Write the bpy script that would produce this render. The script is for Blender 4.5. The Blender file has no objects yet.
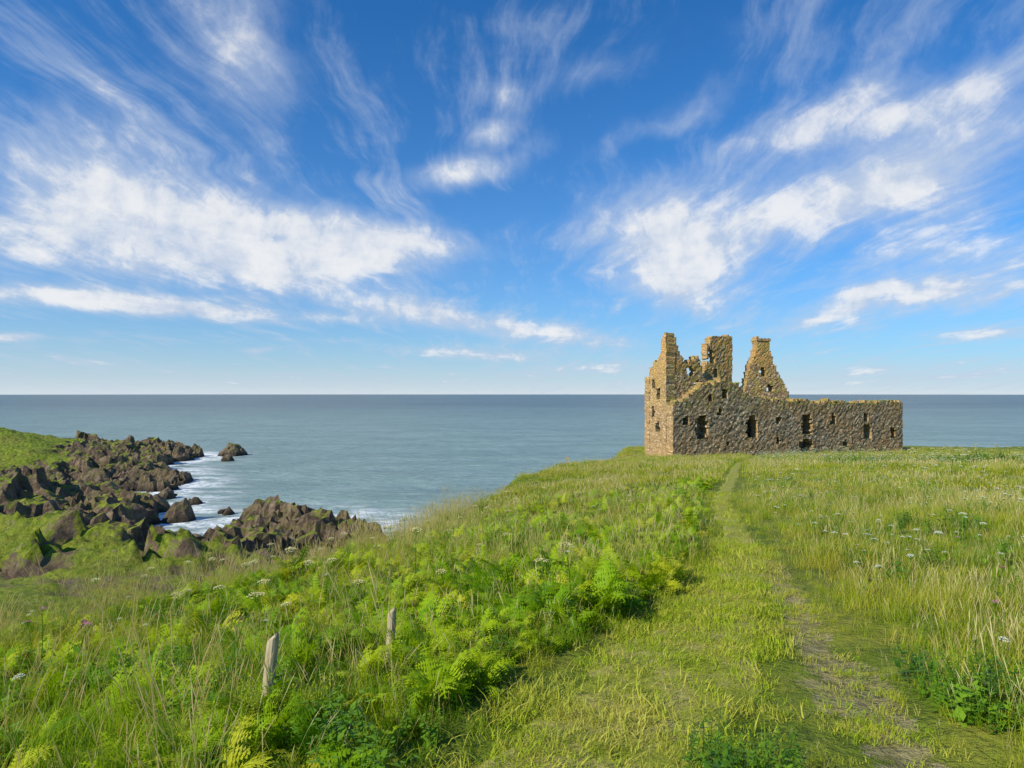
import bpy, math, random
import numpy as np
from mathutils import Vector, Matrix
random.seed(7); rng=np.random.default_rng(11)
scene=bpy.context.scene
F=682.7; CZ=1.65; SEA=-24.0
# ------------------------------------------------------------ helpers
def link(o): scene.collection.objects.link(o); return o
def mesh_obj(name, V, Fc, mat=None, smooth=False, linkit=True):
    me=bpy.data.meshes.new(name); me.from_pydata([tuple(map(float,v)) for v in V],[],[tuple(map(int,f)) for f in Fc]); me.update()
    if smooth: me.polygons.foreach_set('use_smooth',[True]*len(me.polygons))
    o=bpy.data.objects.new(name,me)
    if mat:
        for m in (mat if isinstance(mat,list) else [mat]): me.materials.append(m)
    if linkit: link(o)
    return o
def hsh(x,y,s):
    v=np.sin(x*127.1+y*311.7+s*74.7)*43758.5453
    return v-np.floor(v)
def vnoise(x,y,s=0):
    xi=np.floor(x); yi=np.floor(y); fx=x-xi; fy=y-yi
    fx=fx*fx*(3-2*fx); fy=fy*fy*(3-2*fy)
    return (hsh(xi,yi,s)*(1-fx)+hsh(xi+1,yi,s)*fx)*(1-fy)+(hsh(xi,yi+1,s)*(1-fx)+hsh(xi+1,yi+1,s)*fx)*fy
def fbm(x,y,s=0,o=4):
    t=0;a=.5
    for i in range(o): t=t+a*(vnoise(x,y,s+i)-.5)*2; x=x*2.03+3.1; y=y*2.03+1.7; a*=.5
    return t
def worley(x,y,s=0):
    xi=np.floor(x); yi=np.floor(y); best=np.full(x.shape,9.); val=np.zeros(x.shape)
    for dx in (-1,0,1):
        for dy in (-1,0,1):
            cx=xi+dx; cy=yi+dy
            px=cx+hsh(cx,cy,s); py=cy+hsh(cx,cy,s+5)
            d=(x-px)**2+(y-py)**2
            v=hsh(cx,cy,s+9)+(x-px)*(hsh(cx,cy,s+11)-.5)*1.6+(y-py)*(hsh(cx,cy,s+13)-.5)*1.6
            m=d<best; best=np.where(m,d,best); val=np.where(m,v,val)
    return val
def sst(a,b,x):
    t=np.clip((x-a)/(b-a),0,1); return t*t*(3-2*t)
# ------------------------------------------------------------ terrain function
PY=np.array([-30,0,3.5,5.75,7.5,9.7,14,20,30,43,60,85]); PX=np.array([-6,-.9,.4,1.55,2.4,3.3,4.5,6.1,9.6,14,20,31.])
PW=np.array([.9,.9,.85,.7,.55,.42,.34,.34,.36,.36,.35,.35])
DY=np.array([-30,0,3.5,4.6,6.8,9.7,14.8]); DX=np.array([1.,1.75,2.05,2.3,2.85,3.5,4.75])
EY=np.array([-40,0,5,11,12.5,15,19,24,31,42,55,66,76,86,100,130]); EX=np.array([-20,-9.5,-8.8,-8.24,-7.54,-6.19,-4.5,-2.88,-1.45,-.12,2.25,6.1,10.9,15.2,17,24])
EZ=np.array([-.6,-1.55,-1.8,-2.25,-2.4,-2.6,-2.93,-3.3,-3.65,-4.25,-4.75,-5.2,-5.75,-6.35,-6.8,-7.5])
ZY=np.array([-40,0,85,100,112,400]); ZZ=np.array([1.2,0,-6.2,-6.6,-7.0,-7.0])
SH=np.array([(-450,420),(-260,330),(-180,300),(-150,292),(-127,284),(-122,264),(-124,240),(-116,225),(-101,204),(-92,190),(-87,179),(-101,173),(-108,166),(-94,160),(-80,150),(-74,139),(-68,125),(-63,116),(-54,111),(-47,115),(-52,130),(-54,138),(-46,144),(-35,138),(-29,128),(-25,120),(-18,108),(-10,95),(-4,103),(5,120),(30,138),(100,150),(600,150),(600,-200),(-450,-200)],float)
def shore_d(x,y):
    n=len(SH); d=np.full(x.shape,1e9); ins=np.zeros(x.shape,bool)
    for i in range(n):
        ax,ay=SH[i]; bx,by=SH[(i+1)%n]; ex,ey=bx-ax,by-ay
        t=np.clip(((x-ax)*ex+(y-ay)*ey)/(ex*ex+ey*ey),0,1)
        d=np.minimum(d,np.hypot(x-ax-t*ex,y-ay-t*ey))
        c=((ay>y)!=(by>y)); 
        xx=ax+(y-ay)*ex/(ey if abs(ey)>1e-9 else 1e-9)
        ins^=(c&(x<xx))
    return np.where(ins,d,-d)
def edge_d(x,y):
    yb=112+5*fbm(x*.05,y*0,31)
    return np.maximum(np.interp(y,EY,EX)-x, y-yb)+fbm(x*.25,y*.25,4)*.5
def height(x,y):
    x=np.asarray(x,float); y=np.asarray(y,float)
    zp=np.interp(y,ZY,ZZ); xp=np.interp(y,PY,PX)
    ex=np.interp(y,EY,EX); ez=np.interp(y,EY,EZ)
    t=np.clip((xp-1.-x)/np.maximum(xp-1-ex,1),0,1)
    z=zp+(ez-zp)*t**1.25
    offp=sst(.6,2.5,np.abs(x-xp))*sst(1,4,np.hypot(x,y))
    lf=sst(.6,2.,xp-x)
    z=z+offp*(fbm(x*.18,y*.18,2)*.28+fbm(x*.8,y*.8,3,3)*(.10+.18*lf))+.15*sst(1,5,x-xp)*sst(40,10,y)
    z=z-.035*np.exp(-((x-np.interp(y,DY,DX))/.25)**2)*sst(15,11,y)
    d=edge_d(x,y); dd=np.maximum(d,0)
    z=z-1.15*dd*dd/(dd+1.6)-sst(1,8,d)*np.abs(worley(x*.25,y*.25,3))*2.2
    # coast
    wx=x+fbm(x*.07,y*.07,21)*8; wy=y+fbm(x*.07+9,y*.07,22)*8
    sd=shore_d(wx,wy); sdl=np.maximum(sd,0)
    k=.10+.135*sst(108,160,y)
    h=np.minimum(k*sdl,17)
    h=h*sst(-0,6,sd)+ .8*sst(-1,3,sd)
    h=h+5.*np.exp(-(((x+102)/22)**2+((y-130)/14)**2))+3.5*np.exp(-(((x+62)/9)**2+((y-118)/5)**2))*0.5
    h=h+1.0*np.exp(-(((x+44)/12)**2+((y-137)/6)**2))
    h=h+1.5*np.exp(-(((x+125)/16)**2+((y-262)/20)**2))
    h=h+2.5*np.exp(-(((x+150)/25)**2+((y-215)/9)**2))-2.5*np.exp(-(((x+120)/30)**2+((y-180)/9)**2))
    h=h+3.5*np.exp(-(((x+72)/24)**2+((y-98)/11)**2))
    rock=worley(wx*.10,wy*.15,5)*3.6+worley(x*.28+.3*fbm(x*.2,y*.2,8),y*.42,6)*1.9+worley(x*.8,y*1.1,7)*.8+worley(x*1.3+y*.4,y*1.3,17)*.35-2.5
    soft=fbm(x*.04,y*.04,41)*2.5+fbm(x*.15,y*.15,42)*.9
    rk=sst(38,15,sdl+28*fbm(x*.045,y*.045,51)-14*np.exp(-(((x+85)/40)**2+((y-105)/22)**2)))*sst(-9,4,sd)
    gz=h+soft*sst(12,45,sd)+rock*(.08+.92*rk)
    gz=np.where(sd<0, np.minimum(gz, 0)+sd*.22, gz)
    for (sx,sy,r,hh) in [(-67.5,139,2.6,2.6),(-78,150,2.5,2.0),(-117,287,5,3.0),(-60.5,146,1.2,1.),(-85,168,2,1.6),(-74,160,1.6,1.),(-109,262,2,1.6)]:
        rr=np.hypot(x-sx,(y-sy)*.8); gz=np.maximum(gz, hh*1.6-(rr/r)**2*hh*1.3+ (worley(x*.6,y*.6,61)-.5)*1.2)
    gz=SEA+np.maximum(gz,-6)
    return np.maximum(z,gz)
# ------------------------------------------------------------ node helpers
def newmat(name):
    m=bpy.data.materials.new(name); m.use_nodes=True; nt=m.node_tree; nt.nodes.clear()
    return m,nt,nt.nodes,nt.links
def nd(nt,t,**kw):
    n=nt.nodes.new(t)
    for k,v in kw.items(): setattr(n,k,v)
    return n
def setin(nt,sock,v):
    if isinstance(v,bpy.types.NodeSocket): nt.links.new(v,sock)
    else: sock.default_value=v
def M(nt,op,a,b=0.,c=0.,clamp=False):
    n=nd(nt,'ShaderNodeMath',operation=op,use_clamp=clamp); setin(nt,n.inputs[0],a); setin(nt,n.inputs[1],b); setin(nt,n.inputs[2],c); return n.outputs[0]
def mixc(nt,f,a,b,bt='MIX'):
    n=nd(nt,'ShaderNodeMix',data_type='RGBA',blend_type=bt); setin(nt,n.inputs[0],f)
    for s,v in ((n.inputs[6],a),(n.inputs[7],b)):
        if isinstance(v,tuple) and len(v)==3: v=v+(1,)
        setin(nt,s,v)
    return n.outputs[2]
def noise(nt,vec,scale,detail=4,rough=.55,dist=0,out=0):
    n=nd(nt,'ShaderNodeTexNoise'); 
    if vec is not None: nt.links.new(vec,n.inputs['Vector'])
    n.inputs['Scale'].default_value=scale; n.inputs['Detail'].default_value=detail; n.inputs['Roughness'].default_value=rough; n.inputs['Distortion'].default_value=dist
    return n.outputs[out]
def ramp(nt,f,stops):
    n=nd(nt,'ShaderNodeValToRGB'); nt.links.new(f,n.inputs[0]); e=n.color_ramp.elements
    while len(e)<len(stops): e.new(.5)
    for i,(p,c) in enumerate(stops): e[i].position=p; e[i].color=tuple(c)+(1,) if len(c)==3 else c
    return n.outputs[0]
def sstep(nt,v,a,b):
    n=nd(nt,'ShaderNodeMapRange',interpolation_type='SMOOTHSTEP'); setin(nt,n.inputs[0],v); n.inputs[1].default_value=a; n.inputs[2].default_value=b; return n.outputs[0]
def geo(nt,o='Position'): return nd(nt,'ShaderNodeNewGeometry').outputs[o]
def princ(nt,col,rough=.8,spec=.3,normal=None):
    p=nd(nt,'ShaderNodeBsdfPrincipled'); setin(nt,p.inputs['Base Color'],col if not isinstance(col,tuple) else col+(1,)); setin(nt,p.inputs['Roughness'],rough)
    p.inputs['Specular IOR Level'].default_value=spec
    if normal: nt.links.new(normal,p.inputs['Normal'])
    return p.outputs[0]
def bump(nt,h,strength,dist):
    b=nd(nt,'ShaderNodeBump'); nt.links.new(h,b.inputs['Height']); b.inputs['Strength'].default_value=strength; b.inputs['Distance'].default_value=dist; return b.outputs[0]
def out(nt,s): o=nd(nt,'ShaderNodeOutputMaterial'); nt.links.new(s,o.inputs[0])
def leafmat(name,stops,transl=.35,patch=(.5,.5),ptint=(.2,.17,.03),rough=.5,spec=.25,pt2=None):
    m,nt,N,L=newmat(name)
    r=nd(nt,'ShaderNodeObjectInfo').outputs['Random']
    c=ramp(nt,r,stops)
    n=noise(nt,geo(nt),.35,3,.6)
    c=mixc(nt,M(nt,'MULTIPLY',sstep(nt,n,.46,.64),patch[0]),c,ptint)
    if pt2: c=mixc(nt,M(nt,'MULTIPLY',sstep(nt,noise(nt,geo(nt),.9,3,.6),.52,.7),.35),c,pt2)
    t=nd(nt,'ShaderNodeBsdfTranslucent'); L.new(mixc(nt,1.,c,(1.25,1.12,.4),'MULTIPLY'),t.inputs[0])
    mx=nd(nt,'ShaderNodeMixShader'); mx.inputs[0].default_value=transl
    L.new(princ(nt,c,rough,spec),mx.inputs[1]); L.new(t.outputs[0],mx.inputs[2]); out(nt,mx.outputs[0])
    return m
MG=leafmat('grass_blades',[(0,(.11,.23,.006)),(.45,(.24,.40,.010)),(.8,(.38,.49,.015)),(1,(.50,.49,.08))],.38,(.45,0),(.44,.47,.03),spec=.12)
MGD=leafmat('meadow_grass',[(0,(.15,.26,.008)),(.4,(.27,.40,.012)),(.75,(.42,.47,.02)),(1,(.53,.47,.09))],.36,(.5,0),(.48,.44,.04),spec=.12,pt2=(.34,.24,.05))
MPG=leafmat('trodden_grass',[(0,(.26,.40,.015)),(.5,(.41,.49,.02)),(1,(.55,.49,.10))],.3,(.45,0),(.55,.47,.12),spec=.15)
MF=leafmat('fern_fronds',[(0,(.11,.25,.005)),(.4,(.24,.41,.008)),(.8,(.39,.52,.012)),(1,(.52,.52,.03))],.38,(.5,0),(.46,.52,.012),spec=.12)
MH=leafmat('herb_leaves',[(0,(.06,.16,.010)),(.5,(.13,.28,.015)),(1,(.22,.38,.02))],.35,(.2,0),(.2,.3,.02))
MS=leafmat('dry_stalks',[(0,(.60,.48,.20)),(.5,(.70,.60,.32)),(1,(.50,.50,.16))],.3,(.2,0),(.6,.46,.18))
MU=leafmat('umbel_flowers',[(0,(.8,.78,.68)),(.6,(.85,.85,.78)),(1,(.75,.7,.5))],.3,(.0,0),(.5,.5,.4))
MY=leafmat('seeding_umbels',[(0,(.66,.56,.24)),(1,(.72,.66,.34))],.25,(.0,0),(.5,.5,.4))
MP=leafmat('pink_flowers',[(0,(.65,.15,.38)),(1,(.7,.25,.5))],.3,(.0,0),(.5,.5,.4))
# ------------------------------------------------------------ ground
def arr(*segs):
    r=[]
    for a,b,s in segs: r+=list(np.arange(a,b,s))
    return np.array(r)
xs=arr((-440,-200,5),(-200,-20,.75),(-20,-10,.5),(-10,1,.22),(1,6,.09),(6,12,.22),(12,45,.6),(45,90,1.2),(90,400,6))
ys=arr((-30,0,1),(0,16,.14),(16,22,.22),(22,100,.8),(100,300,.75),(300,420,5))
X,Y=np.meshgrid(xs,ys); Z=height(X,Y)
nx,ny=len(xs),len(ys)
V=np.stack([X.ravel(),Y.ravel(),Z.ravel()],1)
I=np.arange(nx*ny).reshape(ny,nx)
Q=np.stack([I[:-1,:-1].ravel(),I[:-1,1:].ravel(),I[1:,1:].ravel(),I[1:,:-1].ravel()],1)
zq=V[:,2][Q].max(1); Q=Q[zq>SEA-3.]
used=np.unique(Q); mp=-np.ones(len(V),int); mp[used]=np.arange(len(used))
V=V[used]; Q=mp[Q]
dwid=.30*(1+.8*fbm(V[:,1]*1.1,V[:,1]*0+2.,67))
wear=np.exp(-((V[:,0]-np.interp(V[:,1],DY,DX)-.12*fbm(V[:,1]*.9,V[:,1]*0,68))/np.maximum(dwid,.08))**2)*sst(15,9,V[:,1])
m,nt,N,L=newmat('headland_soil_and_rock')
P=geo(nt); sep=nd(nt,'ShaderNodeSeparateXYZ'); L.new(P,sep.inputs[0])
nsep=nd(nt,'ShaderNodeSeparateXYZ'); L.new(geo(nt,'Normal'),nsep.inputs[0])
n1=noise(nt,P,.12,5,.6); n2=noise(nt,P,1.3,5,.65)
rockc=ramp(nt,noise(nt,P,.35,6,.7),[(.3,(.065,.048,.034)),(.48,(.18,.125,.08)),(.62,(.30,.22,.14)),(.75,(.42,.35,.26))])
rockc=mixc(nt,M(nt,'MULTIPLY',sstep(nt,n2,.35,.7),.45),rockc,(.075,.055,.04))
rockc=mixc(nt,M(nt,'MULTIPLY',sstep(nt,noise(nt,P,.6,5,.7),.48,.62),.55),rockc,(.20,.19,.045))
wet=sstep(nt,M(nt,'ADD',sep.outputs[2],M(nt,'MULTIPLY',n2,2.5)),SEA+3.6,SEA+1.2)
rockc=mixc(nt,M(nt,'MULTIPLY',wet,.85),rockc,(.025,.021,.018))
grs=ramp(nt,n2,[(.3,(.10,.16,.010)),(.5,(.20,.27,.018)),(.7,(.34,.34,.04))])
grs=mixc(nt,M(nt,'MULTIPLY',sstep(nt,n1,.45,.65),.4),grs,(.24,.20,.05))
a=M(nt,'ADD',nsep.outputs[2],M(nt,'MULTIPLY',M(nt,'SUBTRACT',n2,.5),.6))
gm=sstep(nt,a,.66,.82)
hm=sstep(nt,M(nt,'ADD',sep.outputs[2],M(nt,'MULTIPLY',M(nt,'SUBTRACT',n1,.5),12)),SEA+3.2,SEA+5.)
gmask=M(nt,'MULTIPLY',gm,hm)
col=mixc(nt,gmask,rockc,grs)
wa=nd(nt,'ShaderNodeAttribute',attribute_name='wear').outputs['Fac']
soil=ramp(nt,noise(nt,P,9,5,.7),[(.3,(.24,.20,.07)),(.5,(.38,.33,.13)),(.7,(.50,.43,.22))])
wf=sstep(nt,M(nt,'ADD',wa,M(nt,'MULTIPLY',M(nt,'SUBTRACT',noise(nt,P,4.5,6,.72),.5),1.9)),.5,.8)
wf=M(nt,'MULTIPLY',wf,sstep(nt,wa,.05,.3))
col=mixc(nt,wf,col,soil)
vor=nd(nt,'ShaderNodeTexVoronoi'); L.new(P,vor.inputs['Vector']); vor.inputs['Scale'].default_value=.9
hh=M(nt,'ADD',noise(nt,P,1.2,8,.7),M(nt,'MULTIPLY',vor.outputs[0],.5))
out(nt,princ(nt,col,.85,.2,bump(nt,hh,1.,.8)))
me=bpy.data.meshes.new('headland_ground'); me.from_pydata(V.tolist(),[],Q.tolist()); me.materials.append(m); me.update()
at=me.attributes.new('wear','FLOAT','POINT'); at.data.foreach_set('value',wear.astype(np.float32))
ground=link(bpy.data.objects.new('headland_ground',me))
cen=V[:,1][Q].mean(1); me.polygons.foreach_set('use_smooth',(cen<95).tolist())
# ------------------------------------------------------------ path
def ribbon(name,cy,cx,cw,y0,y1,step,mat,lift,wv=.25,wf=.8):
    yy=np.arange(y0,y1,step); V=[];Fc=[]; K=9
    for y in yy:
        c=np.interp(y,cy,cx); w=np.interp(y,cy,cw)
        wl=w*(1+wv*float(fbm(np.array(y*wf),np.array(3.),77))); wr=w*(1+wv*float(fbm(np.array(y*wf),np.array(8.),78)))
        for k in range(K):
            q=k/(K-1)*2-1; x=c+q*(wl if q<0 else wr)
            V.append((x,y,float(height(np.array([x]),np.array([y]))[0])+lift-(0.06 if k in(0,K-1) else 0)))
    for i in range(len(yy)-1):
        for k in range(K-1):
            a=i*K+k
            Fc.append((a,a+1,a+1+K,a+K))
    return mesh_obj(name,V,Fc,mat,True)
def pathmat(name,stops,dk):
    m,nt,N,L=newmat(name); P=geo(nt)
    n1=noise(nt,P,2.6,6,.7); n2=noise(nt,P,16,5,.75)
    c=ramp(nt,n1,stops)
    c=mixc(nt,M(nt,'MULTIPLY',sstep(nt,n2,.4,.65),.6),c,dk)
    out(nt,princ(nt,c,.9,.1,bump(nt,n2,.8,.05))); return m
path=ribbon('path',PY,PX,PW*.9,-6,84,.2,pathmat('trodden_path',[(.3,(.19,.25,.018)),(.47,(.32,.34,.04)),(.62,(.46,.38,.14))],(.15,.17,.03)),.02,.5,1.3)
# ------------------------------------------------------------ sea
xs=arr((-20000,-2000,1500),(-2000,-400,200),(-400,-180,10),(-180,20,1.),(20,400,25),(400,2000,200),(2000,20001,1500))
ys=arr((-3000,0,600),(0,80,20),(80,310,1.),(310,500,15),(500,2500,200),(2500,40001,1500))
X,Y=np.meshgrid(xs,ys); nx,ny=len(xs),len(ys)
H=height(X,Y)-SEA
foam=sst(-5.4,-.4,H)*sst(.40,.64,.5+.5*fbm(X*.13,Y*.2,91)+.14*sst(-2.2,0,H)+.04)*((Y<330)&(X<40)&(X>-400))
V=np.stack([X.ravel(),Y.ravel(),np.full(X.size,SEA)],1); I=np.arange(nx*ny).reshape(ny,nx)
Q=np.stack([I[:-1,:-1].ravel(),I[:-1,1:].ravel(),I[1:,1:].ravel(),I[1:,:-1].ravel()],1)
m,nt,N,L=newmat('sea_water'); P=geo(nt)
mp_=nd(nt,'ShaderNodeMapping'); L.new(P,mp_.inputs[0]); mp_.inputs['Rotation'].default_value=(0,0,.35); mp_.inputs['Scale'].default_value=(.45,1,1)
w1=noise(nt,mp_.outputs[0],.35,6,.65,.3); w2=noise(nt,mp_.outputs[0],.05,4,.6,.2); w3=noise(nt,mp_.outputs[0],.006,4,.6)
hgt=M(nt,'ADD',M(nt,'MULTIPLY',w1,1.5),M(nt,'MULTIPLY',w2,4.))
at=nd(nt,'ShaderNodeAttribute',attribute_name='foam')
fm=M(nt,'MULTIPLY',at.outputs['Fac'],sstep(nt,noise(nt,P,.8,6,.7),.34,.54))
c=mixc(nt,sstep(nt,w3,.35,.65),(.12,.17,.155),(.18,.235,.205))
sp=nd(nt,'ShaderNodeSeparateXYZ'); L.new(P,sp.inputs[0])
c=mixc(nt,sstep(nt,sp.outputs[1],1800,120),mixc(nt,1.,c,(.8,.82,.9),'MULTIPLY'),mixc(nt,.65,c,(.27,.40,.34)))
c=mixc(nt,M(nt,'MULTIPLY',sstep(nt,w1,.46,.68),.6),c,(.38,.46,.43))
c=mixc(nt,M(nt,'MULTIPLY',sstep(nt,w2,.40,.62),.3),c,(.10,.15,.14))
c=mixc(nt,fm,c,(.92,.94,.94))
rg=M(nt,'ADD',.38,M(nt,'MULTIPLY',fm,.5))
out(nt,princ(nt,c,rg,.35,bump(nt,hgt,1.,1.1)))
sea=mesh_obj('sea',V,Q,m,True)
at=sea.data.attributes.new('foam','FLOAT','POINT'); at.data.foreach_set('value',foam.ravel().astype(np.float32))
# ------------------------------------------------------------ castle
C0=np.array([20.,85.]); e=np.array([36.6,14.]); e/=np.linalg.norm(e); nb=np.array([-e[1],e[0]])
def s_at(px,o,d): u=(px-512)/F; return (o[1]*u-o[0])/(d[0]-d[1]*u)
def z_at(py,s,o,d): return CZ-(py-394)/F*(o[1]+d[1]*s)
def prof(pts,o,d):
    S=[s_at(p,o,d) for p,_ in pts]; Zs=[z_at(q,s,o,d) for (_,q),s in zip(pts,S)]
    k=np.argsort(S); return np.array(S)[k],np.array(Zs)[k]
m,nt,N,L=newmat('rubble_stone'); 
tc=nd(nt,'ShaderNodeTexCoord').outputs['Object']
wv=nd(nt,'ShaderNodeVectorMath',operation='ADD'); L.new(tc,wv.inputs[0]); 
nn=nd(nt,'ShaderNodeVectorMath',operation='SCALE'); L.new(noise(nt,tc,1.5,3,.5,0,1),nn.inputs[0]); nn.inputs['Scale'].default_value=.35; L.new(nn.outputs[0],wv.inputs[1])
mpn=nd(nt,'ShaderNodeMapping'); L.new(wv.outputs[0],mpn.inputs[0]); mpn.inputs['Scale'].default_value=(1,1,1.8)
v1=nd(nt,'ShaderNodeTexVoronoi'); L.new(mpn.outputs[0],v1.inputs['Vector']); v1.inputs['Scale'].default_value=2.7
v2=nd(nt,'ShaderNodeTexVoronoi',feature='DISTANCE_TO_EDGE'); L.new(mpn.outputs[0],v2.inputs['Vector']); v2.inputs['Scale'].default_value=2.7
sc=nd(nt,'ShaderNodeSeparateColor'); L.new(v1.outputs['Color'],sc.inputs[0])
c=ramp(nt,sc.outputs[0],[(0,(.14,.10,.065)),(.3,(.28,.21,.135)),(.6,(.39,.295,.185)),(.85,(.52,.40,.25)),(1,(.62,.51,.35))])
big=noise(nt,tc,.22,5,.65)
c=mixc(nt,M(nt,'MULTIPLY',sstep(nt,big,.40,.62),.65),c,mixc(nt,.5,c,(.58,.31,.10)))
c=mixc(nt,M(nt,'MULTIPLY',sstep(nt,noise(nt,tc,.6,5,.7),.5,.7),.55),c,(.13,.11,.06))
sz=nd(nt,'ShaderNodeSeparateXYZ'); L.new(tc,sz.inputs[0])
c=mixc(nt,M(nt,'MULTIPLY',M(nt,'MULTIPLY',sstep(nt,sz.outputs[2],1.5,7.),sstep(nt,noise(nt,tc,.8,4,.6),.40,.58)),.8),c,(.62,.34,.10))
c=mixc(nt,M(nt,'MULTIPLY',M(nt,'MULTIPLY',sstep(nt,sz.outputs[2],-1.2,.6),sstep(nt,noise(nt,tc,1.1,4,.6),.46,.60)),.6),c,(.40,.33,.08))
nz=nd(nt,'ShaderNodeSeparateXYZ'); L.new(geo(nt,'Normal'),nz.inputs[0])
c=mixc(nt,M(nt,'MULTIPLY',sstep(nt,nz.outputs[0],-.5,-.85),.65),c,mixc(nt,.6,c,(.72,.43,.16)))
c=mixc(nt,M(nt,'MULTIPLY',sstep(nt,nz.outputs[2],.4,.8),.8),c,(.24,.28,.05))
c=mixc(nt,M(nt,'MULTIPLY',sstep(nt,v2.outputs[0],.05,.0),.6),c,(.09,.065,.045))
hb=M(nt,'ADD',M(nt,'MULTIPLY',sstep(nt,v2.outputs[0],0,.14),1.),M(nt,'MULTIPLY',noise(nt,tc,6,5,.7),.8))
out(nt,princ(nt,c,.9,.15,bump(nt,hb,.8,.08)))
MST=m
castle=bpy.data.objects.new('ruined_castle',None); link(castle); castle.empty_display_size=1
TOPS=[]
def wall(name,o,d,s0,s1,zb,prf,thick,holes=(),cell=.33,jag=.25,seed=1,top_pts=False):
    n=np.array([-d[1],d[0]]); ni=max(1,int(round((s1-s0)/cell))); cs=(s1-s0)/ni
    zmax=prf[1].max()+.9; nj=int((zmax-zb)/cell)+1
    r=np.random.default_rng(seed); jg=r.uniform(-jag,jag,ni)
    S=s0+(np.arange(ni)+.5)*cs; top=np.interp(S,prf[0],prf[1])+jg+.7*jag*fbm(S*.5,S*0+seed,seed)
    Zc=zb+(np.arange(nj)+.5)*cell
    fill=Zc[None,:]<top[:,None]
    for (hs,hz,w,h) in holes:
        ww=w*(1+.15*np.sin(Zc*5+hs))*np.where(Zc>hz+h*.3,.7,1)
        fill&=~((np.abs(S[:,None]-hs)<ww[None,:]/2)&(np.abs(Zc[None,:]-hz)<h/2))
    for i in range(ni):
        if fill[i].any() and top_pts:
            k=np.where(fill[i])[0].max()
            for _ in range(3): 
                p=o+d*(S[i]+r.uniform(-.2,.2))+n*thick*r.uniform(.05,.95); TOPS.append((p[0],p[1],zb+(k+1)*cell))
    vd={};V=[];Fc=[]
    def v(i,j,s):
        k=(i,j,s)
        if k not in vd:
            q=o+d*(s0+i*cs+r.uniform(-.08,.08))+n*(s*thick+r.uniform(-.05,.05)); vd[k]=len(V); V.append((q[0],q[1],zb+j*cell+r.uniform(-.10,.10)))
        return vd[k]
    g=lambda i,j: 0<=i<ni and 0<=j<nj and fill[i,j]
    for i in range(ni):
        for j in range(nj):
            if not fill[i,j]: continue
            Fc.append((v(i,j,0),v(i+1,j,0),v(i+1,j+1,0),v(i,j+1,0)))
            Fc.append((v(i,j,1),v(i,j+1,1),v(i+1,j+1,1),v(i+1,j,1)))
            if not g(i-1,j): Fc.append((v(i,j,0),v(i,j+1,0),v(i,j+1,1),v(i,j,1)))
            if not g(i+1,j): Fc.append((v(i+1,j,0),v(i+1,j,1),v(i+1,j+1,1),v(i+1,j+1,0)))
            if not g(i,j+1): Fc.append((v(i,j+1,0),v(i+1,j+1,0),v(i+1,j+1,1),v(i,j+1,1)))
            if not g(i,j-1): Fc.append((v(i,j,0),v(i,j,1),v(i+1,j,1),v(i+1,j,0)))
    ob=mesh_obj(name,V,Fc,MST); ob.parent=castle; return ob
ZB=-8.0
def hl(lst,o,d):
    r=[]
    for px,py,w,h in lst:
        s=s_at(px,o,d); r.append((s,z_at(py,s,o,d),w,h))
    return r
o=C0; DP=5.3
wall('front_wall',o,e,0,39.2,ZB,prof([(660,402),(684,400),(690,396),(697,389),(704,384),(722,381),(738,384),(743,390),(748,396),(765,399),(790,401),(850,402),(905,402)],o,e),1.4,
 hl([(702,427,1.9,3.0),(752,426,1.9,3.1),(807,424,1.8,2.5),(806,445,2.3,1.7),(833,419,1.0,1.8),(866,418,1.,1.3),(867,431,1.7,2.1),(893,432,1.,1.5),(720,412,.8,.8),(686,421,.8,1.1),(728,443,.8,.8),(778,420,.8,1.1),(778,441,.8,.8),(845,443,.8,.8),(725,395,1.,1.3),(711,398,.7,.9)],o,e),seed=3,top_pts=True,cell=.3)
oE=C0
w_s,w_z=prof([(672,336),(668,335),(662,335),(661,351),(657,360),(653,365),(648,372),(645,377),(640,380)],oE,nb)
kk=w_s>1.0; w_s=np.concatenate([[-1,1.0],w_s[kk]]); w_z=np.concatenate([[8.6,8.8],w_z[kk]])
wall('end_wall',oE+e*1.3,nb,1.43,DP-.05,ZB,(w_s,w_z),1.3,[(3.4,-2.6,.9,1.5),(3.2,1.6,.8,1.3),(4.4,-.6,.7,1.3),(4.3,3.0,.7,1.)],.28,.2,5)
oT=C0+nb*1.43
wall('tower_front_wall',oT,e,1.33,8.6,ZB,prof([(660,335),(675,335),(676.5,337),(678,346),(680,354),(684,361),(687,364),(691,358),(698,357),(701,364),(703,374),(707,382),(722,388)],oT,e),1.0,
 hl([(691,371,1.,1.3),(697,384,.8,1.1)],oT,e),seed=6,cell=.26,jag=.2)
o2=C0+nb*3.3
wall('chimney_stack',o2,e,s_at(705.5,o2,e),s_at(732.5,o2,e),ZB,prof([(700,368),(706,367),(709,366),(710,347),(708,343),(710,338),(716,336),(730,336),(733,338)],o2,e),1.2,hl([(711.5,356,1.,1.8),(716,374,.8,1.2)],o2,e),seed=8,cell=.26,jag=.18)
th=math.radians(-14); dg=np.array([e[0]*math.cos(th)-e[1]*math.sin(th),e[0]*math.sin(th)+e[1]*math.cos(th)])
o3=C0+nb*3.1+e*s_at(745,C0+nb*3.1,e)
wall('gable_wall',o3,dg,s_at(745,o3,dg),s_at(789,o3,dg),ZB,prof([(744,394),(746,386),(748,376),(751,365),(755,356),(757,349),(758,338),(769.,338),(769.5,349),(773,360),(778,372),(783,382),(787,390),(790,396)],o3,dg),1.5,hl([(763,372,.8,1.1),(770,388,.9,1.1)],o3,dg),seed=9,cell=.25,jag=.15)
o4=C0+nb*DP
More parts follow.
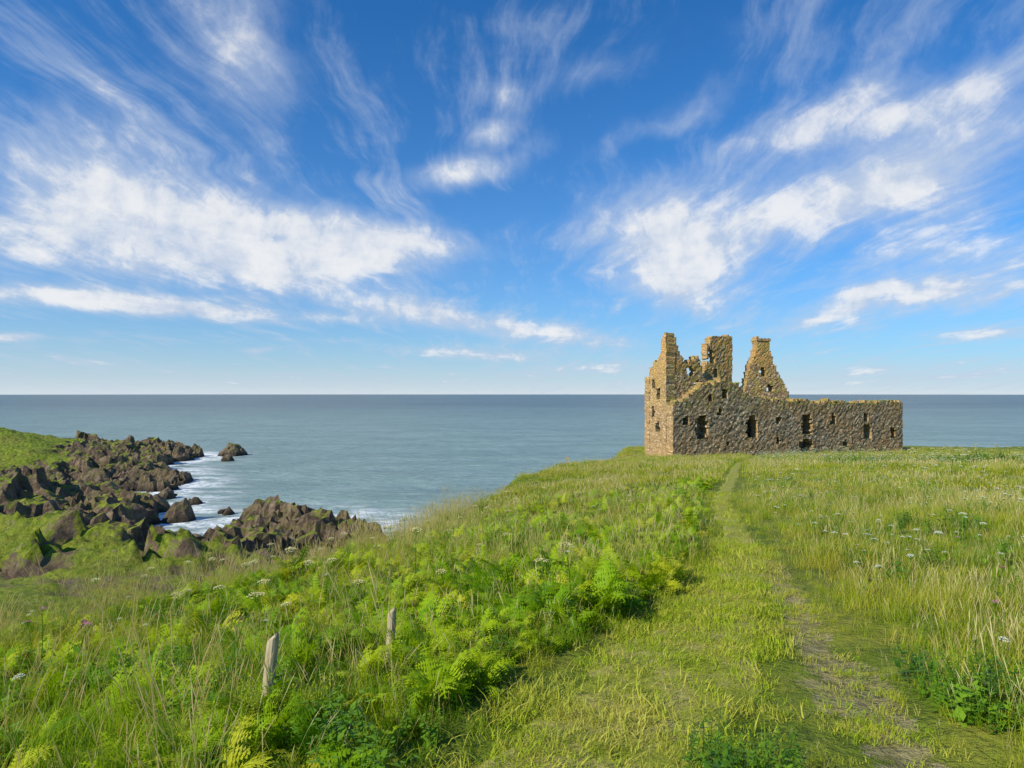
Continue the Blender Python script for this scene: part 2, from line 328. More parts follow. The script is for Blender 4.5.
wall('rear_wall',o4,e,.0,39.2,ZB,prof([(640,377),(648,377),(660,388),(680,394),(700,398),(760,402),(905,406)],o4,e),1.2,[(8,-3,1,1.6),(16,-3,1,1.6),(26,-3,1,1.6)],seed=10)
wall('far_end_wall',C0+e*39.2,nb,1.42,DP-.02,ZB,(np.array([0,10.]),np.array([.4,.3])),1.1,[],seed=12)
o5=C0+e*22
wall('cross_wall',o5,nb,1.42,DP-.02,ZB,(np.array([0,4,10.]),np.array([0.0,-.8,-.4])),1.1,[],seed=13)
def capblock(name,o,d,s0,s1,z,h,thick):
    n=np.array([-d[1],d[0]]); V=[];r=np.random.default_rng(4); K=6
    Fc=[]
    for a in range(K+1):
        for (t,zz) in ((-.14,z),(thick+.14,z),(thick+.14,z+h),(-.14,z+h)):
            q=o+d*(s0-.14+(s1-s0+.28)*a/K)+n*t; V.append((q[0]+r.uniform(-.04,.04),q[1]+r.uniform(-.04,.04),zz+r.uniform(-.06,.06)))
    for a in range(K):
        for b in range(4): Fc.append((a*4+b,a*4+(b+1)%4,a*4+4+(b+1)%4,a*4+4+b))
    Fc+= [(3,2,1,0),(K*4,K*4+1,K*4+2,K*4+3)]
    ob=mesh_obj(name,V,Fc,MST); ob.parent=castle
sa,sb=s_at(757.5,o3,dg),s_at(769.5,o3,dg); capblock('gable_chimney_cap',o3,dg,sa,sb,z_at(341,sa,o3,dg),.35,1.5)
# ------------------------------------------------------------ plant prototypes
def blade(V,Fc,MI,base,ang,h,w,lean,mi=0,seg=3):
    d=np.array([math.cos(ang),math.sin(ang)]); tw=ang+1.57+(random.uniform(-.6,.6)); s=np.array([math.cos(tw),math.sin(tw)])
    b=len(V)
    for k in range(seg+1):
        t=k/seg; off=lean*h*t**1.9; z=h*t*(1-.35*lean*t); ww=w*(1-t)**.7/2 if k<seg else 0
        x=base[0]+d[0]*off; y=base[1]+d[1]*off; zz=base[2]+z
        if k<seg: V.append((x-s[0]*ww,y-s[1]*ww,zz)); V.append((x+s[0]*ww,y+s[1]*ww,zz))
        else: V.append((x,y,zz))
    for k in range(seg-1): Fc.append((b+2*k,b+2*k+1,b+2*k+3,b+2*k+2)); MI.append(mi)
    Fc.append((b+2*seg-2,b+2*seg-1,b+2*seg)); MI.append(mi)
def proto(name,V,Fc,MI,mats):
    ob=mesh_obj(name,V,Fc,mats,False,False); ob.data.polygons.foreach_set('material_index',MI); return ob
def clump(name,n,rad,h0,h1,w0,w1,l0,l1,mats,stalks=0,sh=(.5,.8)):
    V,Fc,MI=[],[],[]
    for _ in range(n):
        a=random.uniform(0,6.28); r=rad*math.sqrt(random.random()); ang=random.uniform(0,6.28)
        blade(V,Fc,MI,(r*math.cos(a),r*math.sin(a),-.03),ang,random.uniform(h0,h1),random.uniform(w0,w1),random.uniform(l0,l1))
    for _ in range(stalks):
        a=random.uniform(0,6.28); r=rad*math.sqrt(random.random()); stalk(V,Fc,MI,(r*math.cos(a),r*math.sin(a)),random.uniform(*sh),w0*.45)
    return proto(name,V,Fc,MI,mats)
def stalk(V,Fc,MI,b,h,w,mi=1,head=True):
    ang=random.uniform(0,6.28); lean=random.uniform(.08,.4); d=(math.cos(ang),math.sin(ang))
    P=[(b[0]+d[0]*lean*h*t**2,b[1]+d[1]*lean*h*t**2,h*t*(1-.1*t*lean)) for t in (0,.35,.7,.85,.93,1)]
    W=[w,w,w*.8,w*3.6,w*3.0,w*.2] if head else [w]*6
    for s in ((1,0),(0,1)):
        k0=len(V)
        for p,ww in zip(P,W): V.append((p[0]-s[0]*ww/2,p[1]-s[1]*ww/2,p[2])); V.append((p[0]+s[0]*ww/2,p[1]+s[1]*ww/2,p[2]))
        for k in range(5): Fc.append((k0+2*k,k0+2*k+1,k0+2*k+3,k0+2*k+2)); MI.append(mi)
    return P
def frond(V,Fc,MI,base,ang,L_,arch,mi=0,n=14,wid=.33):
    d=np.array([math.cos(ang),math.sin(ang),0]); s=np.array([-d[1],d[0],0]); up=np.array([0,0,1.])
    pts=[];tan=[]
    p=np.array(base,float); pitch=random.uniform(1.15,1.4)
    for k in range(n+1):
        t=k/n; dirv=d*math.cos(pitch)+up*math.sin(pitch); pts.append(p.copy()); tan.append(dirv); p=p+dirv*L_/n; pitch-=arch/n*(.5+1.2*t)
    b=len(V); w=.004
    for q in pts: V.append(tuple(q-s*w)); V.append(tuple(q+s*w))
    for k in range(n): Fc.append((b+2*k,b+2*k+1,b+2*k+3,b+2*k+2)); MI.append(mi)
    for k in range(3,n+1):
        t=k/n; pl=wid*L_*math.sin(min(1,(1.04-t)/.8)*1.45)*random.uniform(.75,1.15)
        for sg in (-1,1):
            dirp=s*sg*.92+tan[k]*.32+up*random.uniform(-.35,.2); dirp/=np.linalg.norm(dirp)
            np_=5; cr=tan[k]
            for j in range(np_):
                u=(j+.3)/np_; c=pts[k]+dirp*pl*u-up*pl*.25*u*u; l=pl*.34*(1-u)+.007; l=min(l,L_/n*1.1)
                hw=pl/np_*.5
                for g in (-1,1):
                    b=len(V); V.append(tuple(c-dirp*hw)); V.append(tuple(c+dirp*hw)); V.append(tuple(c+cr*g*l+dirp*hw*.8+up*random.uniform(-.008,.008))); Fc.append((b,b+1,b+2)); MI.append(mi)
def fern(name,nf):
    V,Fc,MI=[],[],[]
    for i in range(nf):
        frond(V,Fc,MI,(random.uniform(-.08,.08),random.uniform(-.08,.08),-.03),6.28*i/nf+random.uniform(-.6,.6),random.uniform(.45,.9),random.uniform(1.0,2.4),wid=random.uniform(.24,.36))
    return proto(name,V,Fc,MI,[MF])
def leaf(V,Fc,MI,c,ang,pit,l,w,mi=0):
    d=np.array([math.cos(ang)*math.cos(pit),math.sin(ang)*math.cos(pit),math.sin(pit)]); s=np.array([-math.sin(ang),math.cos(ang),0]); up=np.cross(d,s)
    c=np.array(c); b=len(V)
    for q in (c,c+d*l*.45+s*w/2-up*w*.15,c+d*l-np.array([0,0,l*.15]),c+d*l*.45-s*w/2-up*w*.15): V.append(tuple(q))
    Fc.append((b,b+1,b+2)); Fc.append((b,b+2,b+3)); MI+= [mi,mi]
def herb(name,ns,h0,h1,ll=(.05,.10),rad=.2,mats=None):
    V,Fc,MI=[],[],[]
    for _ in range(ns):
        a=random.uniform(0,6.28); r=rad*math.sqrt(random.random()); h=random.uniform(h0,h1)
        P=stalk(V,Fc,MI,(r*math.cos(a),r*math.sin(a)),h,.006,0,False)
        nl=int(h/.028)
        for k in range(nl):
            t=(k+1)/nl; q=[np.interp(t,[0,.35,.7,.85,.93,1],[p[i] for p in P]) for i in range(3)]
            l=random.uniform(*ll)*(1.15-.6*t)
            leaf(V,Fc,MI,q,random.uniform(0,6.28),random.uniform(-.3,.6),l,l*.5)
    return proto(name,V,Fc,MI,mats or [MH])
def umbel(name,h,R,mfl,nst=1):
    V,Fc,MI=[],[],[]
    for _ in range(nst):
        P=stalk(V,Fc,MI,(random.uniform(-.05,.05)*nst,random.uniform(-.05,.05)*nst),h*random.uniform(.8,1),.006,0,False)
        tip=np.array(P[-1]); R_=R*random.uniform(.7,1)
        for i in range(26):
            r=R_*math.sqrt((i+.5)/26); a=i*2.4; c=tip+np.array([r*math.cos(a),r*math.sin(a),.05-.35*r*r/R_+random.uniform(-.006,.006)])
            b=len(V); V.append(tuple(tip-np.array([0,0,.03]))); V.append(tuple(c+[.002,0,0])); V.append(tuple(c-[.002,0,0])); Fc.append((b,b+1,b+2)); MI.append(0)
            rr=R_*.15
            b=len(V)
            for k in range(6): V.append((c[0]+rr*math.cos(k*1.047+i),c[1]+rr*math.sin(k*1.047+i),c[2]+random.uniform(-.004,.004)))
            V.append((c[0],c[1],c[2]+rr*.5))
            for k in range(6): Fc.append((b+k,b+(k+1)%6,b+6)); MI.append(1)
        for k in range(5): leaf(V,Fc,MI,P[1] if k<3 else P[2],random.uniform(0,6.28),.3,.09,.035,0)
    return proto(name,V,Fc,MI,[MH,mfl])
def coll(name,obs):
    c=bpy.data.collections.new(name)
    for o in obs: c.objects.link(o)
    return c
C_grass=coll('grass_kit',[clump('grass_a%d'%i,55,.18,.12,.36,.004,.009,.2,.9,[MG,MS],2,(.35,.55)) for i in range(3)])
C_mead=coll('meadow_kit',[clump('meadow_a%d'%i,46,.18,.12,.32,.003,.008,.2,1.,[MGD,MS],3,(.26,.42)) for i in range(3)])
C_short=coll('short_kit',[clump('short_a%d'%i,60,.15,.03,.10,.004,.008,.3,1.2,[MPG,MS]) for i in range(2)])
C_tall=coll('tall_kit',[clump('tall_a%d'%i,34,.2,.3,.65,.004,.009,.2,.7,[MG,MS],14,(.55,.95)) for i in range(3)])
C_far=coll('far_kit',[clump('far_a%d'%i,60,.5,.12,.38,.014,.03,.2,.9,[MGD,MS],4,(.3,.5)) for i in range(3)])
C_fern=coll('fern_kit',[fern('fern_a%d'%i,6) for i in range(5)])
C_herb=coll('herb_kit',[herb('herb_a%d'%i,9,.25,.5) for i in range(2)]+[herb('herb_b0',7,.2,.38,(.08,.15),.18)])
C_umb=coll('umbel_kit',[umbel('umb_a0',.62,.05,MU),umbel('umb_a1',.7,.06,MU,2),umbel('umb_a2',.55,.045,MU)])
C_umy=coll('umbel_seed_kit',[umbel('umy_a0',.75,.08,MY),umbel('umy_a1',.8,.09,MY)])
C_pink=coll('pink_kit',[umbel('pnk_a0',.5,.03,MP)])
C_weed=coll('post_weed_kit',[herb('post_weed_a0',8,.45,.62,(.06,.12),.2,[MG]),clump('post_weed_a1',60,.2,.35,.62,.004,.009,.2,.7,[MG,MS])])
def gn_scatter(name,pts,scl,col,tilt=.12,parent=None):
    n=len(pts)
    if n==0: return
    me=bpy.data.meshes.new(name); me.vertices.add(n); me.vertices.foreach_set('co',np.asarray(pts,np.float32).ravel())
    a=me.attributes.new('rot','FLOAT_VECTOR','POINT'); R=np.stack([rng.normal(0,tilt,n),rng.normal(0,tilt,n),rng.uniform(0,6.28,n)],1); a.data.foreach_set('vector',R.astype(np.float32).ravel())
    a=me.attributes.new('scl','FLOAT_VECTOR','POINT'); s=np.asarray(scl); s=np.stack([s,s,s*rng.uniform(.8,1.2,n)],1) if s.ndim==1 else s; a.data.foreach_set('vector',s.astype(np.float32).ravel())
    a=me.attributes.new('pick','INT','POINT'); a.data.foreach_set('value',rng.integers(0,len(col.objects),n).astype(np.int32))
    o=bpy.data.objects.new(name,me); link(o)
    ng=bpy.data.node_groups.new(name,'GeometryNodeTree'); ng.interface.new_socket('Geometry',in_out='INPUT',socket_type='NodeSocketGeometry'); ng.interface.new_socket('Geometry',in_out='OUTPUT',socket_type='NodeSocketGeometry')
    gi=ng.nodes.new('NodeGroupInput'); go=ng.nodes.new('NodeGroupOutput'); ip=ng.nodes.new('GeometryNodeInstanceOnPoints'); ci=ng.nodes.new('GeometryNodeCollectionInfo')
    ci.inputs['Collection'].default_value=col; ci.inputs['Separate Children'].default_value=True; ci.inputs['Reset Children'].default_value=True
    def na(nm,t): k=ng.nodes.new('GeometryNodeInputNamedAttribute'); k.data_type=t; k.inputs[0].default_value=nm; return k.outputs[0]
    l=ng.links; l.new(gi.outputs[0],ip.inputs['Points']); l.new(ci.outputs[0],ip.inputs['Instance']); ip.inputs['Pick Instance'].default_value=True
    l.new(na('pick','INT'),ip.inputs['Instance Index']); l.new(na('rot','FLOAT_VECTOR'),ip.inputs['Rotation']); l.new(na('scl','FLOAT_VECTOR'),ip.inputs['Scale']); l.new(ip.outputs[0],go.inputs[0])
    md=o.modifiers.new('scatter','NODES'); md.node_group=ng
    if parent: o.parent=parent
    return o
def cand(dens,r0,r1,a0=-50,a1=50):
    area=math.radians(a1-a0)/2*(r1*r1-r0*r0); n=int(dens*area)
    r=np.sqrt(rng.uniform(r0*r0,r1*r1,n)); a=np.radians(rng.uniform(a0,a1,n)); return r*np.sin(a),r*np.cos(a)
def masks(x,y):
    xp=np.interp(y,PY,PX); w=np.interp(y,PY,PW)*(1+.35*fbm(x*1.1,y*1.1,66)); dx=x-xp
    strip=np.abs(dx)<w
    dirt=(np.abs(x-np.interp(y,DY,DX)-.12*fbm(y*.9,y*0,68))<.24*(1+.9*fbm(x*1.7,y*1.7,67))*np.interp(y,[5,14],[1,.2]))&(y<15)
    left=dx<-w; right=dx>w
    ed=edge_d(x,y)
    ce=x-C0[0]; cn=y-C0[1]; s=ce*e[0]+cn*e[1]; t=ce*nb[0]+cn*nb[1]
    inc=(s>-.3)&(s<40)&(t>-.3)&(t<7)
    return strip,dirt,left,right,ed,inc,dx,w
def P3(x,y): return np.stack([x,y,height(x,y)],1)
x,y=cand(48,1.0,9); st,di,le,ri,ed,inc,dx,w=masks(x,y)
ddt=np.abs(x-np.interp(y,DY,DX))
k=ri&~di&(ed<3); gn_scatter('meadow_grass',P3(x[k],y[k]),rng.uniform(.6,1.2,k.sum())*(.45+.55*sst(.1,1.1,dx[k]-w[k]))*(.35+.65*sst(.15,.9,ddt[k]))*(.75+.5*sst(-.3,.4,fbm(x[k]*1.1,y[k]*1.1,79))),C_mead)
k=le&(ed<4)&(rng.random(len(x))<.72); gn_scatter('bank_grass',P3(x[k],y[k]),rng.uniform(.55,1.15,k.sum())*(.5+.5*sst(0,.8,-dx[k]-w[k])),C_grass)
x,y=cand(130,1.,12); st,di,le,ri,ed,inc,dx,w=masks(x,y)
k=(st|di)&(rng.random(len(x))<np.where(di,.35+.45*sst(-.15,.15,fbm(x*2.3,y*2.3,70)),.42+.58*sst(-.25,.15,fbm(x*1.3,y*1.3,71))))
gn_scatter('path_grass',P3(x[k],y[k])+np.array([0,0,.02]),rng.uniform(.45,1.5,k.sum())*np.where(di[k],.55,1),C_short,.2)
x,y=cand(20,9,24,-48,48); st,di,le,ri,ed,inc,dx,w=masks(x,y)
k=(le|ri)&~di&(ed<3); gn_scatter('meadow_grass',P3(x[k],y[k]),rng.uniform(.8,1.5,k.sum())*np.where(le[k],.95,.8)*(.5+.5*sst(0,.8,np.abs(dx[k])-w[k]))*(.7+.6*sst(-.3,.4,fbm(x[k]*.8,y[k]*.8,79))),C_mead)
k=st|di; gn_scatter('path_grass',P3(x[k],y[k]),rng.uniform(1,2,k.sum()),C_short,.2)
x,y=cand(3.6,22,62,-45,47); st,di,le,ri,ed,inc,dx,w=masks(x,y)
k=(np.abs(dx)>w+.35)&(ed<3)&~inc; gn_scatter('meadow_grass',P3(x[k],y[k]),rng.uniform(.6,1.1,k.sum())*(.5+.9*sst(-.3,.4,fbm(x[k]*.25,y[k]*.25,72))),C_far)
x,y=cand(1.7,60,118,-8,47); st,di,le,ri,ed,inc,dx,w=masks(x,y)
k=(np.abs(dx)>w+.35)&(ed<2)&~inc; gn_scatter('meadow_grass',P3(x[k],y[k]),rng.uniform(.7,1.3,k.sum()),C_far)
# ferns
x,y=cand(23,1.9,30,-50,30); st,di,le,ri,ed,inc,dx,w=masks(x,y)
fn=fbm(x*.45,y*.45,73); rr=np.hypot(x,y)
k=(dx<-w-.3)&(ed<1.5)&(rng.random(len(x))<sst(-.62,.02,fn+.05+.3*sst(2.5,.5,-dx-w))*np.interp(rr,[2,9,18,30],[.7,.75,.5,.25])*(1-.5*sst(-2.5,-.5,ed)))
gn_scatter('bracken',P3(x[k],y[k]),rng.uniform(.34,.78,k.sum())*(.75+.45*sst(-.3,.5,fbm(x[k]*.9,y[k]*.9,80))),C_fern,.3)
# tall grass at crest and patches
x,y=cand(9,2.5,30,-50,12); st,di,le,ri,ed,inc,dx,w=masks(x,y)
k=(dx<-w-.5)&(ed<2.)&(rng.random(len(x))<.04+.15*sst(-.1,-.5,fbm(x*.45,y*.45,73))+.75*sst(-2.2,-.3,ed)*sst(-.4,.3,fbm(x*.5,y*.5,74)))
gn_scatter('tall_grass',P3(x[k],y[k]),rng.uniform(.6,1.1,k.sum())*(1+.45*sst(-1.5,0,ed[k])),C_tall,.12)
# herbs
x,y=cand(4.,1.8,30,-50,50); st,di,le,ri,ed,inc,dx,w=masks(x,y)
k=((dx<-w-.2)|(ri&~di&(dx>w+.9)))&(ed<2.)&(rng.random(len(x))<sst(-.1,.35,fbm(x*.6,y*.6,75))*np.where(ri,.5,1))
gn_scatter('broadleaf_herbs',P3(x[k],y[k]),rng.uniform(.5,1.0,k.sum()),C_herb,.1)
hp=[(1.15+rng.normal(0,.16),3.3+rng.normal(0,.15)) for _ in range(16)]+[(2.9+rng.normal(0,.25),3.9+rng.normal(0,.25)) for _ in range(26)]
hp=np.array(hp); gn_scatter('broadleaf_herbs',P3(hp[:,0],hp[:,1]),rng.uniform(.4,.7,len(hp)),C_herb,.1)
# umbels
x,y=cand(3.,3.2,32,-50,52); st,di,le,ri,ed,inc,dx,w=masks(x,y)
k=(np.abs(dx)>w+.4)&~di&(ed<2)&(rng.random(len(x))<np.where(ri,.25+.7*sst(-.2,.3,fbm(x*.4,y*.4,81)),.05)); gn_scatter('cow_parsley',P3(x[k],y[k]),rng.uniform(.5,.8,k.sum()),C_umb,.1)
x,y=cand(.45,3.6,25,-52,5); st,di,le,ri,ed,inc,dx,w=masks(x,y)
k=(dx<-w-.5)&(ed<2); gn_scatter('hogweed',P3(x[k],y[k]),rng.uniform(.8,1.1,k.sum()),C_umy,.1)
x,y=cand(1.6,30,100,5,48); st,di,le,ri,ed,inc,dx,w=masks(x,y)
k=(dx>w+1)&(ed<2)&~inc&(rng.random(len(x))<sst(-.05,.4,fbm(x*.12,y*.12,76))); gn_scatter('cow_parsley',P3(x[k],y[k]),rng.uniform(.9,1.5,k.sum()),C_umb,.1)
bx=[];by=[]
for cx,cy_,rx,ry,nn_ in [(31,60,1.5,.8,30),(36,57,1.2,.8,28),(42,62,2.,1,40),(47,60,1.5,1,35),(52,64,2,1.4,36),(27,55,1,.7,16)]:
    bx+=list(rng.normal(cx,rx,nn_)); by+=list(rng.normal(cy_,ry,nn_))
bx=np.array(bx);by=np.array(by)
gn_scatter('hogweed',P3(bx,by),rng.uniform(1.4,2.0,len(bx)),C_umy,.1)
gn_scatter('broadleaf_herbs',P3(bx+.4,by-.3),rng.uniform(1.5,2.4,len(bx)),C_herb,.1)
hp=np.array([(-5.2,7.4),(-4.9,7.2),(-3.9,6.),(-3.1,4.3),(-5.5,8.6),(3.6,5.2),(4.4,6.3),(5.2,8.),(3.4,6.9)]); gn_scatter('pink_campion',P3(hp[:,0],hp[:,1]),np.array([1.2,1.3,1.4,1.3,1.3,.8,.9,.9,.8]),C_pink)
T=np.array(TOPS); T=T[rng.random(len(T))<.8]; T[:,2]-=.12
gn_scatter('wall_top_grass',T,rng.uniform(.35,.85,len(T)),C_far,.2,castle)
# ------------------------------------------------------------ boulders
from mathutils import noise as mn
m,nt,N,L=newmat('boulder_rock'); tc=geo(nt)
c=ramp(nt,noise(nt,tc,.8,6,.7),[(.3,(.06,.047,.036)),(.5,(.18,.13,.085)),(.7,(.33,.25,.17))])
zz=nd(nt,'ShaderNodeSeparateXYZ'); L.new(tc,zz.inputs[0])
c=mixc(nt,M(nt,'MULTIPLY',sstep(nt,M(nt,'ADD',zz.outputs[2],noise(nt,tc,1.,3)),SEA+2.2,SEA+1.),.85),c,(.022,.019,.016))
out(nt,princ(nt,c,.8,.25,bump(nt,noise(nt,tc,3,7,.7),.8,.2)))
import bmesh
def boulder(name):
    bm=bmesh.new(); bmesh.ops.create_icosphere(bm,subdivisions=3,radius=1)
    pl=[(Vector(rng.normal(0,1,3)).normalized(),rng.uniform(.55,.9)) for _ in range(15)]
    for v in bm.verts:
        p=v.co.normalized(); r=1.1
        for n_,o_ in pl:
            dd=p.dot(n_)
            if dd>.05: r=min(r,o_/dd)
        v.co=p*r*(1+.05*mn.noise(p*4)); v.co.z*=.7
    me=bpy.data.meshes.new(name); bm.to_mesh(me); bm.free(); me.materials.append(m); return bpy.data.objects.new(name,me)
C_b=coll('boulder_kit',[boulder('boulder_a%d'%i) for i in range(5)])
n=16000; x=rng.uniform(-190,-15,n); y=rng.uniform(95,290,n); h=height(x,y)-SEA
k=(h>-.4)&(h<3.2)&(rng.random(n)<.11); s=np.exp(rng.normal(-.55,.5,k.sum()))
gn_scatter('coastal_boulders',P3(x[k],y[k]),np.stack([s*rng.uniform(.8,1.6,len(s)),s,s*rng.uniform(.6,1.2,len(s))],1),C_b,.4)
# ------------------------------------------------------------ posts
m,nt,N,L=newmat('weathered_wood'); tc=geo(nt); mpn=nd(nt,'ShaderNodeMapping'); L.new(tc,mpn.inputs[0]); mpn.inputs['Scale'].default_value=(1,1,.1)
c=ramp(nt,noise(nt,mpn.outputs[0],60,4,.6),[(.3,(.26,.20,.12)),(.6,(.5,.41,.26))]); out(nt,princ(nt,c,.85,.2,bump(nt,noise(nt,mpn.outputs[0],80,3),.6,.01)))
def post(x,y,top,r,tilt,nw,dn):
    z0=float(height(np.array([x]),np.array([y]))[0])-.1; V=[];Fc=[];K=14; hs=[z0,top-.05,top-.015,top]; rs=[r,r*.96,r*.9,r*.6]
    for j,(z,rr) in enumerate(zip(hs,rs)):
        for k in range(K): a=k/K*6.283; q=rr*(1+.06*math.sin(3*a+x)); V.append((x+q*math.cos(a)+tilt*(z-top),y+q*math.sin(a),z+(.02*math.cos(a) if j>1 else 0)))
    for j in range(3):
        for k in range(K): Fc.append((j*K+k,j*K+(k+1)%K,(j+1)*K+(k+1)%K,(j+1)*K+k))
    Fc.append(tuple(range(3*K,4*K)))
    n=nw; a=rng.uniform(-2.6,-.4,n); rr=rng.uniform(.12,.45,n)
    gx=x+rr*np.cos(a); gy=y+rr*np.sin(a); gz=height(gx,gy); hn=np.clip((top-gz)-dn-.12*rr,.12,1.)
    gn_scatter('tall_grass',np.stack([gx,gy,gz],1),np.stack([hn*1.1,hn*1.1,hn/.60],1),C_weed,.1)
    return mesh_obj('wooden_post',V,Fc,m)
def atpx(px,py,Yd): return (px-512)/F*Yd, Yd, CZ-(py-394)/F*Yd
x,y,z=atpx(275,634,4.1); post(x,y,z,.036,.1,22,.15)
x,y,z=atpx(393,608,5.6); post(x,y,z,.036,.05,9,.2)
x,y,z=atpx(567,455,60); zb=float(height(np.array([x]),np.array([y]))[0])
V=[];Fc=[]
def box(x0,x1,y0,y1,z0,z1):
    b=len(V)
    for X_ in (x0,x1):
        for Y_ in (y0,y1):
            for Z_ in (z0,z1): V.append((X_,Y_,Z_))
    for f in ((0,1,3,2),(4,6,7,5),(0,4,5,1),(2,3,7,6),(0,2,6,4),(1,5,7,3)): Fc.append(tuple(b+q for q in f))
box(x-.05,x+.05,y-.05,y+.05,zb-.3,zb+1.); box(x-.18,x+.18,y-.08,y-.052,zb+.7,zb+.95)
mesh_obj('warning_sign',V,Fc,m)
# ------------------------------------------------------------ light, sky
S=Vector((-.76,-.52,.68)).normalized(); elv=math.asin(S.z); az=math.atan2(S.x,S.y)
ld=bpy.data.lights.new('sun','SUN'); ld.energy=5.; ld.angle=math.radians(.5); ld.color=(1,.92,.77)
lo=bpy.data.objects.new('sun',ld); link(lo); lo.rotation_euler=(-S).to_track_quat('-Z','Y').to_euler()
w=bpy.data.worlds.new('World'); scene.world=w; w.use_nodes=True; nt=w.node_tree; nt.nodes.clear(); L=nt.links
sky=nd(nt,'ShaderNodeTexSky',sky_type='NISHITA'); sky.sun_disc=False; sky.sun_elevation=elv; sky.sun_rotation=az; sky.air_density=1.; sky.dust_density=.6; sky.ozone_density=2.
skt=mixc(nt,1.,sky.outputs[0],(.12,.80,1.45),'MULTIPLY')
D=nd(nt,'ShaderNodeTexCoord').outputs['Generated']
sx=nd(nt,'ShaderNodeSeparateXYZ'); L.new(D,sx.inputs[0])
u=M(nt,'ARCTAN2',sx.outputs[0],sx.outputs[1]); v=M(nt,'ARCSINE',sx.outputs[2])
cb=nd(nt,'ShaderNodeCombineXYZ'); L.new(u,cb.inputs[0]); L.new(v,cb.inputs[1]); UV=cb.outputs[0]
def vm(op,a,b=None,s=None):
    n=nd(nt,'ShaderNodeVectorMath',operation=op); setin(nt,n.inputs[0],a)
    if b is not None: setin(nt,n.inputs[1],b)
    if s is not None: setin(nt,n.inputs['Scale'],s)
    return n
wn=noise(nt,UV,3.5,5,.6,0,1)
W=vm('SCALE',vm('SUBTRACT',wn,(.5,.5,.5)).outputs[0],s=.15).outputs[0]
PW_=vm('ADD',UV,W).outputs[0]
PWs=vm('ADD',UV,vm('SCALE',W,s=.25).outputs[0]).outputs[0]
zc=M(nt,'ADD',M(nt,'MAXIMUM',sx.outputs[2],0.),.10)
cp=nd(nt,'ShaderNodeCombineXYZ'); L.new(M(nt,'DIVIDE',sx.outputs[0],zc),cp.inputs[0]); L.new(M(nt,'DIVIDE',sx.outputs[1],zc),cp.inputs[1])
CPW=vm('ADD',cp.outputs[0],vm('SCALE',vm('SUBTRACT',noise(nt,cp.outputs[0],.8,3,.5,0,1),(.5,.5,.5)).outputs[0],s=.7).outputs[0]).outputs[0]
mq=nd(nt,'ShaderNodeMapping'); L.new(CPW,mq.inputs[0]); mq.inputs['Rotation'].default_value=(0,0,math.radians(-24)); mq.inputs['Scale'].default_value=(3.2,.5,1)
n_st=noise(nt,mq.outputs[0],1.5,7,.64)
n_cl=noise(nt,cp.outputs[0],1.6,6,.6,.3)
n_fi=noise(nt,PW_,12,7,.64)
def azel(px,py): return math.atan((px-512)/F), math.atan((394-py)/math.hypot(F,px-512))
blobs=[(-60,222,300,242,31,1.2),(200,240,430,262,25,1.3),(30,190,300,235,36,.6),(-40,150,190,185,48,.6),(215,-20,262,160,36,.42),(120,20,330,30,60,.26),
(405,182,520,165,13,.95),(460,150,525,120,14,.85),(460,80,560,90,16,.45),(540,80,640,55,12,.4),(520,165,560,120,14,.4),(590,150,740,85,15,.5),(500,10,560,40,16,.3),(600,20,900,40,22,.2),
(580,236,800,238,28,1.15),(620,265,745,295,25,.9),(740,222,1090,95,30,1.1),(860,215,1060,175,22,.5),(690,170,1060,45,16,.8),(800,105,960,50,14,.45),
(770,322,1080,272,15,1.25),(860,262,1060,245,13,.55),(920,340,1060,325,6,1.),(-60,286,290,316,8,1.5),(-40,338,60,338,4,1.),(235,349,290,350,3,.9),(60,341,110,343,3,.6),
(345,303,480,318,13,1.1),(440,320,640,345,10,1.1),(400,350,570,356,6,.9),(300,312,360,318,5,.5),(480,375,680,366,8,.7),(780,376,1080,376,9,.7),(200,375,420,378,6,.4),(300,240,520,246,16,.5),(0,365,200,372,8,.45),(600,200,720,190,20,.35)]
acc=None
for (x1,y1,x2,y2,th,am) in blobs:
    a=azel(x1,y1); b=azel(x2,y2); cx,cy=(a[0]+b[0])/2,(a[1]+b[1])/2; Lh=math.hypot(b[0]-a[0],b[1]-a[1])/2; an=math.atan2(b[1]-a[1],b[0]-a[0])
    t=th/F*1.15; mpg=nd(nt,'ShaderNodeMapping',vector_type='TEXTURE'); L.new(PW_ if th>13 else PWs,mpg.inputs[0])
    mpg.inputs['Location'].default_value=(cx,cy,0); mpg.inputs['Rotation'].default_value=(0,0,an); mpg.inputs['Scale'].default_value=(Lh*.9,t,1)
    dt_=vm('DOT_PRODUCT',mpg.outputs[0],mpg.outputs[0]).outputs['Value']
    g=M(nt,'MULTIPLY',M(nt,'EXPONENT',M(nt,'MULTIPLY',dt_,-1.)),am)
    acc=g if acc is None else M(nt,'ADD',acc,g)
acc=M(nt,'MINIMUM',acc,1.35)
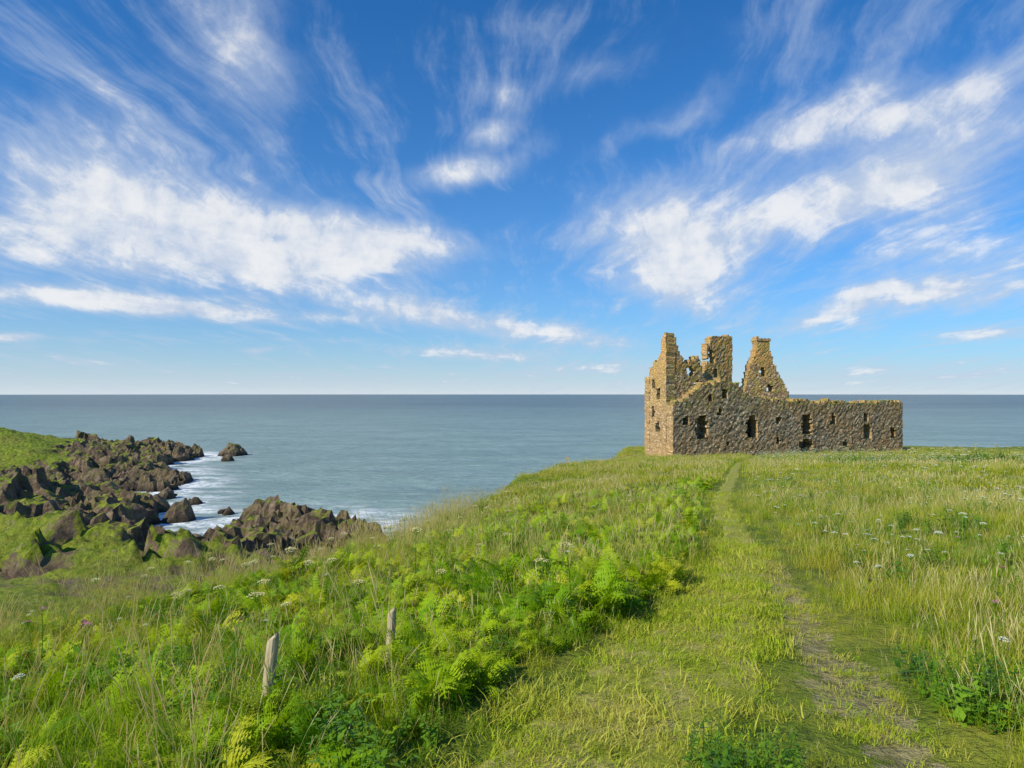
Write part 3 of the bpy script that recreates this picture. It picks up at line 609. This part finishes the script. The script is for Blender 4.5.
tex=M(nt,'ADD',M(nt,'MULTIPLY',M(nt,'SUBTRACT',n_st,.5),2.0),M(nt,'ADD',M(nt,'MULTIPLY',M(nt,'SUBTRACT',n_fi,.5),1.5),M(nt,'MULTIPLY',M(nt,'SUBTRACT',n_cl,.5),.8)))
den=sstep(nt,M(nt,'ADD',acc,M(nt,'MULTIPLY',tex,M(nt,'ADD',.25,M(nt,'MULTIPLY',acc,.5)))),.03,1.2)
cir=M(nt,'MULTIPLY',sstep(nt,M(nt,'ADD',n_st,M(nt,'MULTIPLY',M(nt,'SUBTRACT',n_cl,.5),.5)),.46,.8),.6)
den=M(nt,'ADD',den,M(nt,'MULTIPLY',cir,M(nt,'SUBTRACT',1.,den)))
ve=M(nt,'MAXIMUM',v,0.)
haze=M(nt,'ADD',M(nt,'MULTIPLY',M(nt,'EXPONENT',M(nt,'MULTIPLY',ve,-20.)),.50),M(nt,'MULTIPLY',M(nt,'EXPONENT',M(nt,'MULTIPLY',ve,-6.)),.42))
skyc=mixc(nt,haze,skt,(7.0,7.7,8.3))
ccol=mixc(nt,sstep(nt,M(nt,'ADD',den,M(nt,'ADD',M(nt,'MULTIPLY',M(nt,'SUBTRACT',n_fi,.5),2.2),M(nt,'MULTIPLY',M(nt,'SUBTRACT',n_cl,.5),1.4))),.5,1.25),(5.4,6.3,7.8),(8.8,8.85,8.95))
fin=mixc(nt,M(nt,'MULTIPLY',den,.93),skyc,ccol)
bg=nd(nt,'ShaderNodeBackground'); L.new(fin,bg.inputs[0]); bg.inputs[1].default_value=.10
wo=nd(nt,'ShaderNodeOutputWorld'); L.new(bg.outputs[0],wo.inputs[0])
# ------------------------------------------------------------ camera
cd=bpy.data.cameras.new('camera'); cd.lens=24; cd.sensor_width=36; cd.clip_start=.05; cd.clip_end=60000
co=bpy.data.objects.new('camera',cd); link(co); co.location=(0,0,CZ); co.rotation_euler=(math.radians(90)+math.atan(10/F),0,0); scene.camera=co
scene.view_settings.view_transform='Standard'; scene.view_settings.look='None'; scene.view_settings.exposure=0
